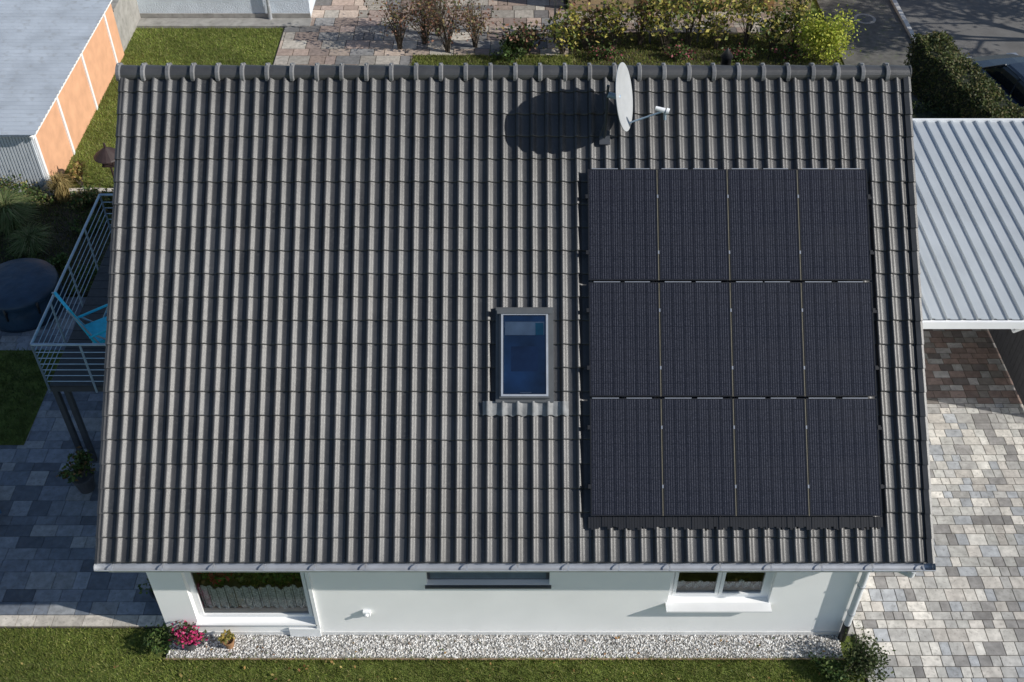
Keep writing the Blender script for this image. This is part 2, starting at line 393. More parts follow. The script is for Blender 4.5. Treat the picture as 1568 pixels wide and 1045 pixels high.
# ================================================================= SOLAR PANELS
def panelmat():
    m=bpy.data.materials.new('solar_cells'); m.use_nodes=True
    N=m.node_tree.nodes;L=m.node_tree.links; p=N['Principled BSDF']
    p.inputs['Roughness'].default_value=.22; p.inputs['Specular IOR Level'].default_value=.45
    tc=N.new('ShaderNodeTexCoord'); sp=N.new('ShaderNodeSeparateXYZ'); L.new(tc.outputs['Object'],sp.inputs[0])
    def line(sock,per,wid,off=0):
        a=N.new('ShaderNodeMath');a.operation='ADD';a.inputs[1].default_value=100*per+off;L.new(sock,a.inputs[0])
        md=N.new('ShaderNodeMath');md.operation='MODULO';md.inputs[1].default_value=per;L.new(a.outputs[0],md.inputs[0])
        g=N.new('ShaderNodeMath');g.operation='LESS_THAN';g.inputs[1].default_value=wid;L.new(md.outputs[0],g.inputs[0]);return g.outputs[0]
    l1=line(sp.outputs[0],.0335,.009); l2=line(sp.outputs[0],.1675,.009,.003); l3=line(sp.outputs[1],.131,.004)
    no=N.new('ShaderNodeTexNoise'); no.inputs['Scale'].default_value=1.5; L.new(tc.outputs['Object'],no.inputs['Vector'])
    n2=N.new('ShaderNodeTexNoise'); n2.inputs['Scale'].default_value=55; n2.inputs['Detail'].default_value=6; L.new(tc.outputs['Object'],n2.inputs['Vector'])
    m1=N.new('ShaderNodeMix');m1.data_type='RGBA';m1.inputs[6].default_value=(.012,.0125,.019,1);m1.inputs[7].default_value=(.055,.056,.068,1);L.new(l1,m1.inputs[0])
    m2=N.new('ShaderNodeMix');m2.data_type='RGBA';m2.inputs[7].default_value=(.005,.005,.007,1);L.new(m1.outputs[2],m2.inputs[6]);L.new(l2,m2.inputs[0])
    m3=N.new('ShaderNodeMix');m3.data_type='RGBA';m3.inputs[7].default_value=(.006,.006,.009,1);L.new(m2.outputs[2],m3.inputs[6]);L.new(l3,m3.inputs[0])
    ml=N.new('ShaderNodeMath');ml.operation='MULTIPLY_ADD';ml.inputs[1].default_value=2.6;ml.inputs[2].default_value=-.3;L.new(n2.outputs[0],ml.inputs[0])
    sc=N.new('ShaderNodeVectorMath');sc.operation='SCALE';L.new(m3.outputs[2],sc.inputs[0]);L.new(ml.outputs[0],sc.inputs['Scale'])
    L.new(sc.outputs[0],p.inputs['Base Color'])
    r=N.new('ShaderNodeMapRange');r.inputs[3].default_value=.16;r.inputs[4].default_value=.36;L.new(no.outputs[0],r.inputs[0]);L.new(r.outputs[0],p.inputs['Roughness'])
    return m
m_cell=panelmat(); m_pframe=M('panel_frame',(.012,.012,.014),.35,.1); m_gap=M('panel_gap',(.2,.18,.13),.5)
PW,PH=1.05,1.722; px0,ps0=1.085,.66
for j in range(3):
    for i in range(4):
        xa=px0+i*PW+.008; xb=xa+PW-.016; sa=ps0+j*PH+.012; sb=sa+PH-.03
        e=group('solar_panel',R((xa+xb)/2,(sa+sb)/2,.12))
        b=B(); fw=.014
        rb(xa,xb,sa,sa+fw,.10,.14,0,b); rb(xa,xb,sb-fw,sb,.10,.14,0,b)
        rb(xa,xa+fw,sa+fw,sb-fw,.10,.14,0,b); rb(xb-fw,xb,sa+fw,sb-fw,.10,.14,0,b)
        b.build('frame',[m_pframe],e)
        b=B(); rb(xa+fw,xb-fw,sa+fw,sb-fw,.105,.1365,0,b); b.build('cells',[m_cell],e)
        b=B()
        for s in(sa+.42,sb-.42):
            if i<3: rb(xb-.002,xb+.018,s-.025,s+.025,.1405,.145,0,b)
            if i==0: rb(xa-.035,xa+.006,s-.03,s+.03,.1405,.146,1,b)
            if i==3: rb(xb-.006,xb+.035,s-.03,s+.03,.1405,.146,1,b)
        for (u0,u1) in ((.05,.44),(.53,.90)):
            o=random.uniform(-.03,.03)
            rb(xa+u0+o,xa+u1+o,sb-.001,sb+.011,.141,.145,0,b)
        if i<3: rb(xb+.001,xb+.009,sa,sb-.01,.12,.1385,2,b)
        b.build('clamps',[m_alu,m_black,m_gap],e)
rails=group('solar_mounting_rails',R(3.2,3.2,.08)); b=B()
for j in range(3):
    for s in(ps0+j*PH+.43,ps0+(j+1)*PH-.45): rb(px0-.06,px0+4*PW+.06,s-.02,s+.02,.075,.098,0,b)
b.build('rails',[m_black],rails)
# ================================================================= SATELLITE DISH
base=Vector(R(1.36,6.3,.05)); e=group('satellite_dish',base)
b=B()
top=base+Vector((0,0,.92)); b.cyl(base-Vector((0,0,.1)),top,.022,.022,12,0)
b.obox(base+Vector((0,0,.03)),(.16,.22,.02),Matrix.Rotation(AL,3,'X'),0)
b.cyl(base+Vector((-.07,.02,.05)),base+Vector((0,0,.35)),.012,.012,8,0)
b.cyl(base+Vector((0,.3,.28)),base+Vector((0,0,.6)),.012,.012,8,0)
b.build('mast',[m_dsteel],e)
nrm=Vector((.94,-.24,.24)).normalized(); q=nrm.to_track_quat('Z','Y').to_matrix()
dc=base+Vector((.19,0,.72))
b=B(); pr=[];RD=.49
for k in range(13):
    r=RD*k/12; pr.append((max(r,.001),.28*r*r))
prb=[(r,z-.012) for r,z in pr[::-1]]
b.lathe(dc,pr+[(RD+.008,.068),(RD+.008,.055)]+prb,40,0,q)
b.build('reflector',[M('dish_paint',(.36,.375,.39),.5,.06)],e,smooth=True)
b=B()
dn=(Vector((0,0,-1))-nrm*(-nrm.z)).normalized()
a0=dc+dn*.44+nrm*.04; a1=dc+nrm*.62+dn*.28
b.cyl(a0,a1,.014,.014,8,0); b.cyl(dc+dn*.2-nrm*.02,a0,.018,.018,8,0)
b.cyl(a1-nrm*.0,a1-nrm*.13-dn*.06,.04,.03,14,1); b.cyl(a1+nrm*.02,a1+nrm*.06+dn*.02,.045,.045,14,1)
b.cyl(dc-nrm*.01,top-Vector((0,0,.15)),.045,.045,12,0)
b.cyl(a1,a1+Vector((.02,.02,-.16)),.02,.02,8,0)
b.build('lnb_and_arm',[m_steel,m_whitepvc],e)

# ================================================================= GROUND
b=B(); b.add([(-150,-120,-.04),(150,-120,-.04),(150,200,-.04),(-150,200,-.04)],[(0,1,2,3)]); b.build('ground',[m_grass])
GC=[(.17,.21,.045),(.22,.25,.06),(.14,.19,.035),(.28,.27,.10),(.2,.23,.05)]
b=B(); b.add([(-16,-6,0),(5.55,-6,0),(5.55,.04,0),(-16,.04,0)],[(0,1,2,3)],1)
b.add([(-16,.04,0),(-5.9,.04,0),(-5.9,.62,0),(-16,.62,0)],[(0,1,2,3)],1)
blades(b,-9.6,5.55,-1.1,.03,52000,.045,.006,GC); blades(b,-9.6,-5.9,.03,.62,9000,.045,.006,GC)
blades(b,-5.9,5.3,.0,.06,2500,.06,.007,GC)
Pl=np.stack([rng.uniform(-9.5,5.5,160),rng.uniform(-1,.0,160),np.full(160,.05)],1); leaves(b,Pl,.028,[(.3,.18,.06),(.35,.27,.1),(.2,.1,.04)],0,2)
b.build('front_lawn',[m_blade,m_grass])
# gravel strip
b=B(); b.box(-5.62,5.3,.06,.5,-.03,.012,1)
n=9000; x=rng.uniform(-5.6,5.3,n); y=rng.uniform(.07,.5,n); r=rng.uniform(.010,.024,n)
o=np.array([[1,0,0],[-1,0,0],[0,1,0],[0,-1,0],[0,0,.7],[0,0,-.7]]);of=np.array([[0,2,4],[2,1,4],[1,3,4],[3,0,4],[2,0,5],[1,2,5],[3,1,5],[0,3,5]])
rr=rng.uniform(.6,1.2,(n,6,1)); V=(o[None]*rr*r[:,None,None]); a=rng.uniform(0,6.28,n)
ca,sa_=np.cos(a)[:,None],np.sin(a)[:,None]; VX=V[:,:,0]*ca-V[:,:,1]*sa_; VY=V[:,:,0]*sa_+V[:,:,1]*ca
V=np.stack([VX+x[:,None],VY+y[:,None],V[:,:,2]+.018],2)
F=(of[None]+6*np.arange(n)[:,None,None]).reshape(-1,3)
pal=np.array([(.72,.71,.69),(.55,.54,.53),(.8,.79,.77),(.2,.19,.18),(.58,.54,.5)])
C=np.repeat(pal[rng.integers(0,5,n)]*rng.uniform(.8,1.1,n)[:,None],6,0)
b.np(V.reshape(-1,3),F,C,0)
Pl=np.stack([rng.uniform(-5.5,5.2,70),rng.uniform(.1,.45,70),np.full(70,.045)],1); leaves(b,Pl,.025,[(.3,.18,.06),(.2,.1,.04),(.08,.11,.03)],0,2)
b.build('gravel_strip',[m_stone,M('gravel_bed',(.3,.29,.27),.9,.45,30,.8,60)])
b=B(); b.box(-5.65,5.35,.035,.055,-.03,.025); b.build('edging_strip',[M('rust_edge',(.32,.22,.14),.8,.3,8)])
# left patio
LC=[(.18,.20,.23),(.13,.15,.18),(.23,.25,.28),(.11,.125,.15),(.19,.21,.245),(.29,.30,.31)]
b=B(); pavers(b,-13,-5.66,.86,8.9,.03,[.25,.35,.2],[.5,.35,.25,.45],LC)
b.build('patio_paving',[m_pav])
b=B(); b.box(-13,-5.66,.62,8.9,-.03,.018); b.build('patio_bed',[m_joint])
b=B(); pavers(b,-13,-5.75,.64,.85,.035,[.21],[.4,.3,.5],[(.5,.46,.4),(.42,.39,.34),(.55,.5,.43)]); b.build('patio_edge_stones',[m_pav])
b=B(); b.box(-14,-9.35,4.6,7.2,.0,.045,1); blades(b,-14,-9.35,4.6,7.2,16000,.06,.008,[(.1,.14,.04),(.08,.12,.03)],.045); b.build('side_lawn',[m_blade,m_grass])
# driveway right
DC=[(.42,.41,.38),(.5,.48,.44),(.36,.35,.33),(.46,.43,.39),(.24,.23,.22),(.56,.53,.48),(.33,.34,.35)]
b=B(); b.box(5.58,20,-6,12.5,-.03,.006); b.build('driveway_bed',[m_joint])
b=B(); pavers(b,5.6,14,-2.2,5.7,.018,[.2,.2,.16,.25],[.16,.24,.32,.2],DC,gap=.014,jit=.16); b.build('driveway_paving',[m_pav])
RC=[(.2,.15,.13),(.24,.18,.155),(.14,.12,.11),(.2,.18,.16),(.26,.19,.16),(.3,.29,.27),(.36,.34,.32)]  # reddish pavers, colours darkened to deepen the carport's shadow
b=B(); pavers(b,5.4,14,5.7,12.4,.018,[.2,.16],[.2,.26,.32],RC,gap=.014); b.build('carport_paving',[m_pav])
b=B(); b.box(5.36,5.58,.5,12,-.03,.03); b.build('kerb_stone',[m_concrete])
b=B(); blades(b,5.58,5.75,-2,5,1500,.05,.008,[(.08,.12,.03)],.0); b.build('joint_weeds',[m_blade])
# back garden
b=B(); b.add([(-11.3,12.9,0),(-5.7,12.9,0),(-5.7,21.2,0),(-11.3,21.2,0)],[(0,1,2,3)],1)
blades(b,-11.3,-6.9,12.9,21.2,42000,.06,.009,[(.2,.25,.05),(.24,.28,.07),(.17,.22,.045),(.28,.27,.1)])
b.build('back_lawn',[m_blade,m_grass])
b=B(); b.box(-11.3,-6.1,21.25,21.75,-.03,.05); b.build('back_footpath',[m_concrete])
PC=[(.35,.27,.225),(.28,.22,.19),(.34,.31,.27),(.22,.215,.21),(.42,.34,.28),(.17,.16,.155),(.46,.42,.36)]
b=B(); pavers(b,-6.85,1.6,17.5,24.5,.03,[.3,.4,.5],[.45,.3,.7,.6],PC,gap=.02,jit=.22); pavers(b,1.6,8.6,20.9,22.2,.03,[.3],[.45,.3],PC,gap=.015); b.build('garden_paving',[m_pav])
b=B(); b.box(-6.87,1.62,17.5,24.6,-.03,.015); b.box(1.62,8.62,20.88,22.25,-.03,.015); b.build('garden_paving_bed',[m_joint])
b=B(); b.add([(1.65,12,.0),(9.4,12,.0),(9.4,20.8,.0),(1.65,20.8,.0)],[(0,1,2,3)],1)
b.add([(-5,12,-.03),(1.6,12,-.03),(1.6,17.5,-.03),(-5,17.5,-.03)],[(0,1,2,3)],1)
b.add([(-2.9,17.6,.036),(1.66,17.6,.036),(1.66,19.5,.036),(-2.9,19.5,.036)],[(0,1,2,3)],1)
blades(b,1.7,9.4,18.4,20.8,22000,.07,.01,GC+[(.2,.14,.06)]); blades(b,-2.9,1.7,18.6,19.5,9000,.07,.01,GC,.036); b.build('garden_bed',[m_blade,m_soil])
# road right
b=B(); b.box(11.9,40,12.6,60,-.035,.012); b.build('road',[m_asphalt])
b=B(); b.box(9.45,11.72,12.6,40,-.035,.02); b.build('pavement',[M('old_pavement',(.11,.105,.095),.9,.3,6,.5,60,speck=(.08,.1,.04),speck_scale=8,speck_amt=.6)])
b=B()
y=18.9
while y<40:
    b.box(11.73,11.86,y,y+.98,-.03,.11); y+=1.0
b.build('kerb',[M('kerb_stone_light',(.5,.49,.47),.8,.15,5)])
b=B(); b.cyl((10.66,21.75,.021),(10.66,21.75,.03),.33,.33,28,0); b.cyl((10.66,21.75,.031),(10.66,21.75,.036),.24,.24,28,1); b.build('manhole_cover',[m_concrete,M('cast_iron',(.08,.075,.07),.6,.2)])
# ================================================================= GARAGE
gx=-11.25; g=group('garage',(gx-4,16,0))
m_orange=M('salmon_render',(.62,.34,.2),.85,.1,3,.3,120)
b=B(); b.box(gx-9,gx,12.72,19.6,0,1.78,0); b.build('walls',[m_orange],g)
b=B()
for y in(12.72,14.45,16.6,18.8): b.box(gx+.001,gx+.035,y,y+.1,0,1.78,0)
b.box(gx+.001,gx+.05,12.6,19.65,1.66,1.82,0)
b.build('white_posts',[m_whitepvc],g)
b=B()
n=120
for i in range(n):
    x=gx-9+9.0*i/n; b.box(x,x+.045,12.66,12.715,0,1.78,0); b.box(x+.045,x+.075,12.69,12.715,0,1.78,0)
b.build('corrugated_front',[M('front_sheet',(.6,.63,.66),.5,.05)],g)
b=B(); vs=[];fs=[]
ys=np.arange(12.45,19.95,.025)
for i,y in enumerate(ys):
    h=.026*math.sin(2*math.pi*(y/.18))
    for x in(gx-10,gx+.17): vs.append((x,y,1.87+h))
for i in range(len(ys)-1): fs.append((2*i,2*i+1,2*i+3,2*i+2))
b.add(vs,fs,0); b.box(gx-10,gx+.12,12.5,19.9,1.80,1.83,1)
b.build('corrugated_roof',[M('roof_sheet',(.38,.42,.47),.6,.14,1.5,speck=(.25,.26,.27),speck_scale=5,speck_amt=.5),m_whitepvc],g,smooth=True)
b=B(); b.box(-11.6,-11.3,19.66,23.5,0,1.3); b.box(-11.65,-11.25,19.66,23.5,1.3,1.36); b.build('concrete_garden_wall',[m_concrete])
# neighbour buildings
def nb(name,x0,x1,y0,y1,h,mat,rm):
    g=group(name,((x0+x1)/2,(y0+y1)/2,0)); b=B(); b.box(x0,x1,y0,y1,0,h,0); b.build('walls',[mat],g)
    b=B(); ym=(y0+y1)/2; e=.25
    b.add([(x0-e,y0-e,h),(x1+e,y0-e,h),(x1+e,y1+e,h),(x0-e,y1+e,h),(x0-e,ym,h+1.6),(x1+e,ym,h+1.6)],[(0,1,5,4),(3,4,5,2),(0,4,3),(1,2,5),(0,3,2,1)]); b.build('roof',[rm],g); return g
m_redroof=M('red_tiles',(.25,.1,.06),.8,.3,8)
g1=nb('neighbour_house',-11.3,-6.15,21.8,29,2.6,M('blue_white_render',(.6,.66,.72),.9,.1,3,.8,25,bdist=.03),m_redroof)
b=B(); b.box(-11.31,-6.14,21.77,21.799,0,.18,0); b.cyl((-7.35,21.7,0),(-7.35,21.7,2.6),.05,.05,12,1); b.cyl((-7.35,21.7,0),(-7.35,21.7,.5),.06,.06,12,1)
b.build('plinth_and_downpipe',[m_concrete,m_zinc],g1)
g2=nb('tan_brick_building',1.7,9.1,22.3,29,2.3,M('tan_wall',(.4,.29,.17),.9,.15,3,.5,30),m_redroof)
b=B()
for x in(3.9,6.0,7.6): b.box(x,x+.35,22.24,22.299,0,2.1,0)
b.box(4.6,5.7,22.27,22.299,.0,2.0,1)
b.build('timber_door',[M('timber',(.3,.17,.07),.7,.2,12),M('dark_timber',(.12,.07,.04),.7)],g2)
b=B(); b.box(-6.1,1.65,24.6,24.85,0,1.2); b.build('low_brick_wall',[M('low_wall',(.42,.28,.18),.9,.2,8,.4,40)])
# ================================================================= CARPORT
cz=2.9; c0,c1,cy0,cy1=7.15,14.5,4.98,11.4
g=group('carport',(10,8,0)); b=B()
vs=[];fs=[]; xs=[]; x=c0
sh=[(0,0),(.16,0),(.18,.04),(.225,.04),(.245,0)]
while x<c1:
    for dx,h in sh: xs.append((x+dx,h))
    x+=.27
for i,(x,h) in enumerate(xs):
    for y in(cy0,cy1): vs.append((x,y,cz+h))
for i in range(len(xs)-1): fs.append((2*i,2*i+2,2*i+3,2*i+1))
b.add(vs,fs,0); b.box(c0,c1,cy0+.05,cy1-.05,cz-.12,cz-.012,1)
b.build('ribbed_roof',[M('white_sheet',(.42,.45,.475),.45,.08,1.0),m_soffit],g)
b=B(); b.box(c0-.03,c1,cy0-.05,cy0+.02,cz-.16,cz+.0,0); b.box(c0-.06,c0-.005,cy0-.05,cy1+.05,cz-.16,cz+.04,0); b.box(c0-.03,c1,cy1,cy1+.05,cz-.14,cz+.06,0)
for x in(c0+.08,12.5):
    for y in(cy0+.35,cy1-.35):
        b.box(x-.05,x+.05,y-.05,y+.05,0,cz-.13,0)
        b.cyl((x,y,cz-.6),(x+.42,y,cz-.14),.03,.03,8,0)
b.cyl((9.1,cy0+.02,cz-.14),(9.0,cy0+.25,cz-.5),.03,.03,8,0); b.cyl((8.75,cy0+.1,cz-.14),(9.0,cy0+.25,cz-.5),.02,.02,8,0)
b.cyl((9.0,cy0+.25,cz-.5),(9.0,cy0+1.6,cz-.14),.025,.025,8,0)
b.build('frame_and_posts',[m_whitepvc],g)
b=B()
for i in range(36): b.box(10.05,10.08,5.3+i*.165,5.3+i*.165+.155,.05,2.3)
for y in(5.35,8,11): b.box(10.08,10.15,y,y+.08,0,2.3)
b.build('dark_timber_fence',[M('dark_fence',(.05,.05,.055),.7,.2,10)])
# ================================================================= BALCONY
bx0,bx1,by0,by1,bz=-8.16,-5.66,4.15,8.44,2.1
g=group('balcony',(-6.9,6.3,0)); b=B()
b.box(bx0,bx1,by0,by1,bz-.14,bz-.03,1)
for i in range(18):
    y=by0+.01+i*(by1-by0-.02)/18; b.box(bx0+.02,bx1,y,y+.225,bz-.029,bz,0)
for x,y in((bx0+.06,by0+.08),(bx0+.26,by0+.08),(bx0+.1,by1-.1),(-6.3,by1-.1)):
    b.box(x-.045,x+.045,y-.045,y+.045,0,bz-.141,1)
b.build('deck_and_posts',[M('deck_boards',(.04,.043,.05),.7,.2,10),m_dsteel],g)
b=B(); rt=bz+1.0
def railing(p0,p1,n):
    p0=Vector(p0);p1=Vector(p1)
    b.cyl(p0+Vector((0,0,1)),p1+Vector((0,0,1)),.024,.024,10)
    for z in(.12,.26,.40,.54,.68,.82): b.cyl(p0+Vector((0,0,z)),p1+Vector((0,0,z)),.008,.008,6)
    for i in range(n+1):
        p=p0.lerp(p1,i/n); b.cyl(p-Vector((0,0,.15)),p+Vector((0,0,1)),.02,.02,8)
railing((bx0,by0,bz),(bx0,by1,bz),4); railing((bx0,by0,bz),(bx1-.05,by0,bz),3); railing((bx0,by1,bz),(bx1-.05,by1,bz),3)
b.build('railing',[m_steel],g)
tb=group('balcony_table',(-6.75,6.3,bz)); b=B(); b.box(-7.1,-6.3,6.3,7.5,bz+.70,bz+.73,0)
for x in(-7.05,-6.38):
    for y in(6.35,7.42): b.box(x,x+.04,y,y+.04,bz,bz+.7,1)
b.build('top_and_legs',[M('table_blue',(.02,.035,.05),.3),m_steel],tb)
def chair(loc,ang,k=1.0):
    e=group('garden_chair',loc); Rz=Matrix.Rotation(ang,3,'Z'); L0=Vector(loc); b=B()
    def T(p): return L0+Rz@(Vector(p)*k)
    b.obox(T((0,0,.42)),(.52*k,.54*k,.07),Rz@Matrix.Rotation(rad(-4),3,'X'),0)
    b.obox(T((0,-.36,.86)),(.52*k,.05,.9*k),Rz@Matrix.Rotation(rad(14),3,'X'),0)
    for sx in(-.28,.28):
        b.cyl(T((sx,.26,.62)),T((sx,-.2,0)),.018,.018,8,1); b.cyl(T((sx,-.22,.62)),T((sx,.26,0)),.018,.018,8,1)
        b.cyl(T((sx,-.33,.64)),T((sx,.28,.62)),.024,.024,8,0)
        b.cyl(T((sx*.95,-.2,.4)),T((sx*.95,-.5,1.3)),.016,.016,8,1)
    b.build('frame_seat_back',[m_teal,m_steel],e,bevel=.01)
chair((-7.30,5.1,bz),rad(-50),1.12); chair((-6.0,4.75,bz),rad(80))
# ================================================================= HOT TUB
b=B(); b.lathe((-10.56,8.55,.03),[(.001,0),(.80,0),(.84,.12),(.84,.45),(.80,.56),(.83,.60),(.84,.66),(.82,.72),(.6,.765),(.3,.79),(.001,.8)],48,0)
for i in range(8):
    t=i*math.pi/4; b.box(-10.56+.84*math.cos(t)-.02,-10.56+.84*math.cos(t)+.02,8.55+.84*math.sin(t)-.02,8.55+.84*math.sin(t)+.02,.4,.7,1)
b.build('hot_tub',[M('tub_cover',(.015,.04,.075),.5,.25,3,.4,6,bdist=.05),m_black],None,smooth=True)
# ================================================================= PLANTS
def bush(name,c,r,n,leaf,cols,stems=14,hollow=.35,z0=0,clumps=0):
    c=Vector(c); b=B(); tips=[]
    for i in range(stems):
        a=random.uniform(0,6.28); q=random.uniform(.2,1)
        tip=Vector((c.x+r[0]*q*math.cos(a),c.y+r[1]*q*math.sin(a),c.z+r[2]*random.uniform(.9,2.0)))
        mid=Vector((c.x+.35*(tip.x-c.x)+random.uniform(-.05,.05),c.y+.35*(tip.y-c.y),c.z+.5*(tip.z-c.z)))
        bs=Vector((c.x+random.uniform(-.1,.1)*r[0],c.y+random.uniform(-.1,.1)*r[1],z0))
        th=.006+.008*r[2]
        b.cyl(bs,mid,th,th*.7,5,1,False); b.cyl(mid,tip,th*.7,th*.25,5,1,False)
        for k in range(4):
            t=random.uniform(.1,1); p=mid.lerp(tip,t); p2=p+Vector((random.gauss(0,.3)*r[0],random.gauss(0,.3)*r[1],random.uniform(.05,.35)*r[2])); b.cyl(p,p2,th*.35,th*.15,4,1,False); tips.append(p2)
        tips.append(tip)
    K=max(6,clumps or n//60,min(len(tips),n//12)); cc=[]
    for i in range(K):
        if i<len(tips): cc.append(tips[i]); continue
        d=Vector((random.gauss(0,1),random.gauss(0,1),random.gauss(0,1))).normalized()*random.uniform(hollow,1)
        cc.append(Vector((c.x+d.x*r[0],c.y+d.y*r[1],max(z0+.05,c.z+r[2]+d.z*r[2]))))
    per=n//K+1; Pn=[]
    cr=min(r)*.3
    for q in cc: Pn.append(np.array(q)+rng.normal(size=(per,3))*cr)
    Pn=np.concatenate(Pn); Pn[:,2]=np.maximum(Pn[:,2],z0+.02)
    leaves(b,Pn,leaf,cols,0)
    return b.build(name,[m_leaf,m_bark])
GR=[(.06,.10,.025),(.08,.14,.035),(.05,.08,.025),(.11,.15,.04)]
YG=[(.3,.3,.06),(.42,.36,.08),(.16,.2,.04),(.5,.42,.12),(.1,.13,.04)]
RD_=[(.2,.1,.07),(.28,.14,.09),(.14,.09,.06),(.25,.19,.08),(.1,.11,.04)]
YB=[(.42,.46,.06),(.32,.4,.05),(.5,.5,.09)]
for x,y,h in((-3.3,19.9,1.1),(-2.6,20.2,1.25),(-1.9,19.7,1.15),(-1.1,20.0,1.0),(-2.2,20.7,1.2)):
    bush('autumn_shrub',(x,y,0),(.62,.5,h*.75),520,.045,RD_,30)
for i,(x,y,h,cs) in enumerate([(.4,19.6,.5,GR+RD_),(1.4,19.6,.8,YG),(2.1,19.9,.9,YG+RD_),(2.9,19.8,1.0,YG),(3.7,20.2,1.2,YG+RD_),(4.4,19.8,1.1,YG),(5.1,20.1,1.15,YG+GR),(5.9,19.9,1.0,YG),(6.8,20.1,1.2,YG),(7.5,19.8,.9,GR+YG),(8.2,20.0,1.1,YG)]):
    bush('garden_shrub',(x,y,0),(.58,.5,h*.8),520,.065,cs,20)
for x in(2.5,4.9,6.4,7.9): bush('perennial_plant',(x,19.3,0),(.5,.35,.2),500,.04,GR+[(.35,.1,.12)],8)
bush('golden_shrub',(8.75,19.2,0),(.72,.6,.6),3600,.045,YB,10)
bush('garden_shrub',(-.1,19.3,0),(.7,.5,.3),900,.05,GR,8)
b=B()
for x in(1.2,2.6,4.0,5.4,6.8,8.2): b.box(x-.03,x+.03,20.27,20.33,0,1.9)
for z in(.6,1.2,1.8): b.cyl((1.2,20.3,z),(8.2,20.3,z),.006,.006,5)
b.build('vine_trellis',[m_frame])
def hedge(name,p0,p1,w,h,n,cols):
    p0=Vector(p0);p1=Vector(p1);d=(p1-p0);L=d.length;d.normalize();s=Vector((-d.y,d.x,0)); b=B()
    c=(p0+p1)/2; Rm=Matrix((d,s,Vector((0,0,1)))).transposed()
    b.obox((c.x,c.y,h/2),(L-.12,w-.14,h-.08),Rm,1)
    u=rng.uniform(-L/2,L/2,n); v=rng.uniform(-w/2,w/2,n); z=rng.uniform(0,h,n); k=rng.integers(0,5,n)
    z=np.where(k<2,h,z); v=np.where(k==2,-w/2,np.where(k==3,w/2,v)); u=np.where(k==4,np.sign(u)*L/2,u)
    Pn=np.array(c)*[1,1,0]+np.outer(u,np.array(d))+np.outer(v,np.array(s)); Pn[:,2]+=z
    bumpy=.05*np.sin(u*5)+.04*np.sin(v*7+u*3); Pn[:,2]+=bumpy*(k<2); Pn+=rng.normal(size=Pn.shape)*.035
    Pn[:,2]=np.maximum(Pn[:,2],.03); leaves(b,Pn,.04,cols,0)
    return b.build(name,[m_leaf,M('hedge_core',(.015,.02,.008),.9)])
hedge('trimmed_hedge',(11.25,18.2,0),(12.3,13.0,0),.85,1.4,16000,[(.07,.09,.028),(.1,.12,.035),(.05,.07,.022),(.16,.14,.06)])
hedge('garden_hedge',(9.5,12.9,0),(10.9,15.5,0),1.6,.7,7000,[(.04,.06,.02),(.05,.07,.02)])
def tuft(name,c,n,h,spread,cols,w=.01):
    b=B(); a=rng.uniform(0,6.28,n); l=h*rng.uniform(.6,1.1,n); o=rng.uniform(.15,1,n)*spread
    P0=np.stack([c[0]+rng.normal(0,.06,n),c[1]+rng.normal(0,.06,n),np.full(n,c[2])],1)
    D=np.stack([np.cos(a),np.sin(a)],1)
    P1=P0+np.concatenate([D*o[:,None]*.35,(l*.7)[:,None]],1); P2=P0+np.concatenate([D*o[:,None],(l*(.95-.4*o/spread))[:,None]],1)
    S=np.stack([-np.sin(a),np.cos(a),0*a],1)*w
    V=np.stack([P0-S,P0+S,P1+S*.8,P1-S*.8,P2],1).reshape(-1,3); I=np.arange(n)[:,None]*5
    Fq=I+np.array([[0,1,2,3]]); Ft=I+np.array([[3,2,4]]); C=np.array(cols)[rng.integers(0,len(cols),n)]*rng.uniform(.7,1.3,n)[:,None]
    o_=len(b.v); b.np(V,Fq,np.repeat(C,5,0),0); b.f+=[tuple(x) for x in (Ft+o_).tolist()]; b.m+=[0]*n
    return b.build(name,[m_leaf])
TG=[(.14,.2,.07),(.2,.25,.1),(.28,.28,.14),(.1,.14,.05)]
tuft('ornamental_grass',(-11.7,11.2,0),1600,1.2,.95,TG); tuft('ornamental_grass',(-11.0,10.5,0),900,.7,.7,TG); tuft('ornamental_grass',(-10.9,12.5,0),500,.9,.4,[(.3,.24,.1),(.4,.3,.13)])
for x,y,r in((-12.2,12.3,.5),(-11.5,12.3,.4),(-10.3,12.3,.35),(-9.7,12.2,.3),(-9.1,12.4,.3),(-8.4,12.3,.3),(-12.4,10.6,.5)):
    bush('perennial_plant',(x,y,0),(r,r,r*.6),700,.04,GR+[(.14,.12,.05),(.3,.26,.1)],8)
bush('perennial_plant',(-10.6,13.0,0),(.2,.3,.45),300,.04,[(.4,.26,.1),(.32,.28,.08)],14)
b=B(); b.box(-13.5,-5.7,9.0,12.75,-.02,.02,1); blades(b,-13.4,-6,9.05,12.7,16000,.07,.012,[(.09,.13,.035),(.07,.1,.03),(.13,.13,.05)],.02); b.build('planting_bed',[m_blade,m_soil])
b=B()
for i in range(26):
    x=-13.2+i*.29; b.box(x,x+.27,12.76,12.9,0,.08+random.uniform(0,.03),0,random.choice([(.5,.48,.43),(.4,.38,.34)]))
b.build('bed_edging_stones',[m_pav])
for i in range(12):
    bush('ground_cover',(-12.8+i*.5+random.uniform(-.2,.2),random.uniform(9.3,11.6),0),(.5,.4,.14),500,.04,GR,5)
e=group('bird_house',(-9.75,13.0,0)); b=B()
b.cyl((-9.75,13,0),(-9.75,13,.72),.025,.025,10,0); b.box(-9.9,-9.6,12.85,13.15,.72,.75,0)
for dx in(-.12,.12):
    for dy in(-.12,.12): b.box(-9.75+dx-.015,-9.75+dx+.015,13+dy-.015,13+dy+.015,.75,.95,0)
b.lathe((-9.75,13,.95),[(.33,0),(.31,.03),(.16,.15),(.04,.24),(.02,.36),(.001,.38)],18,0)
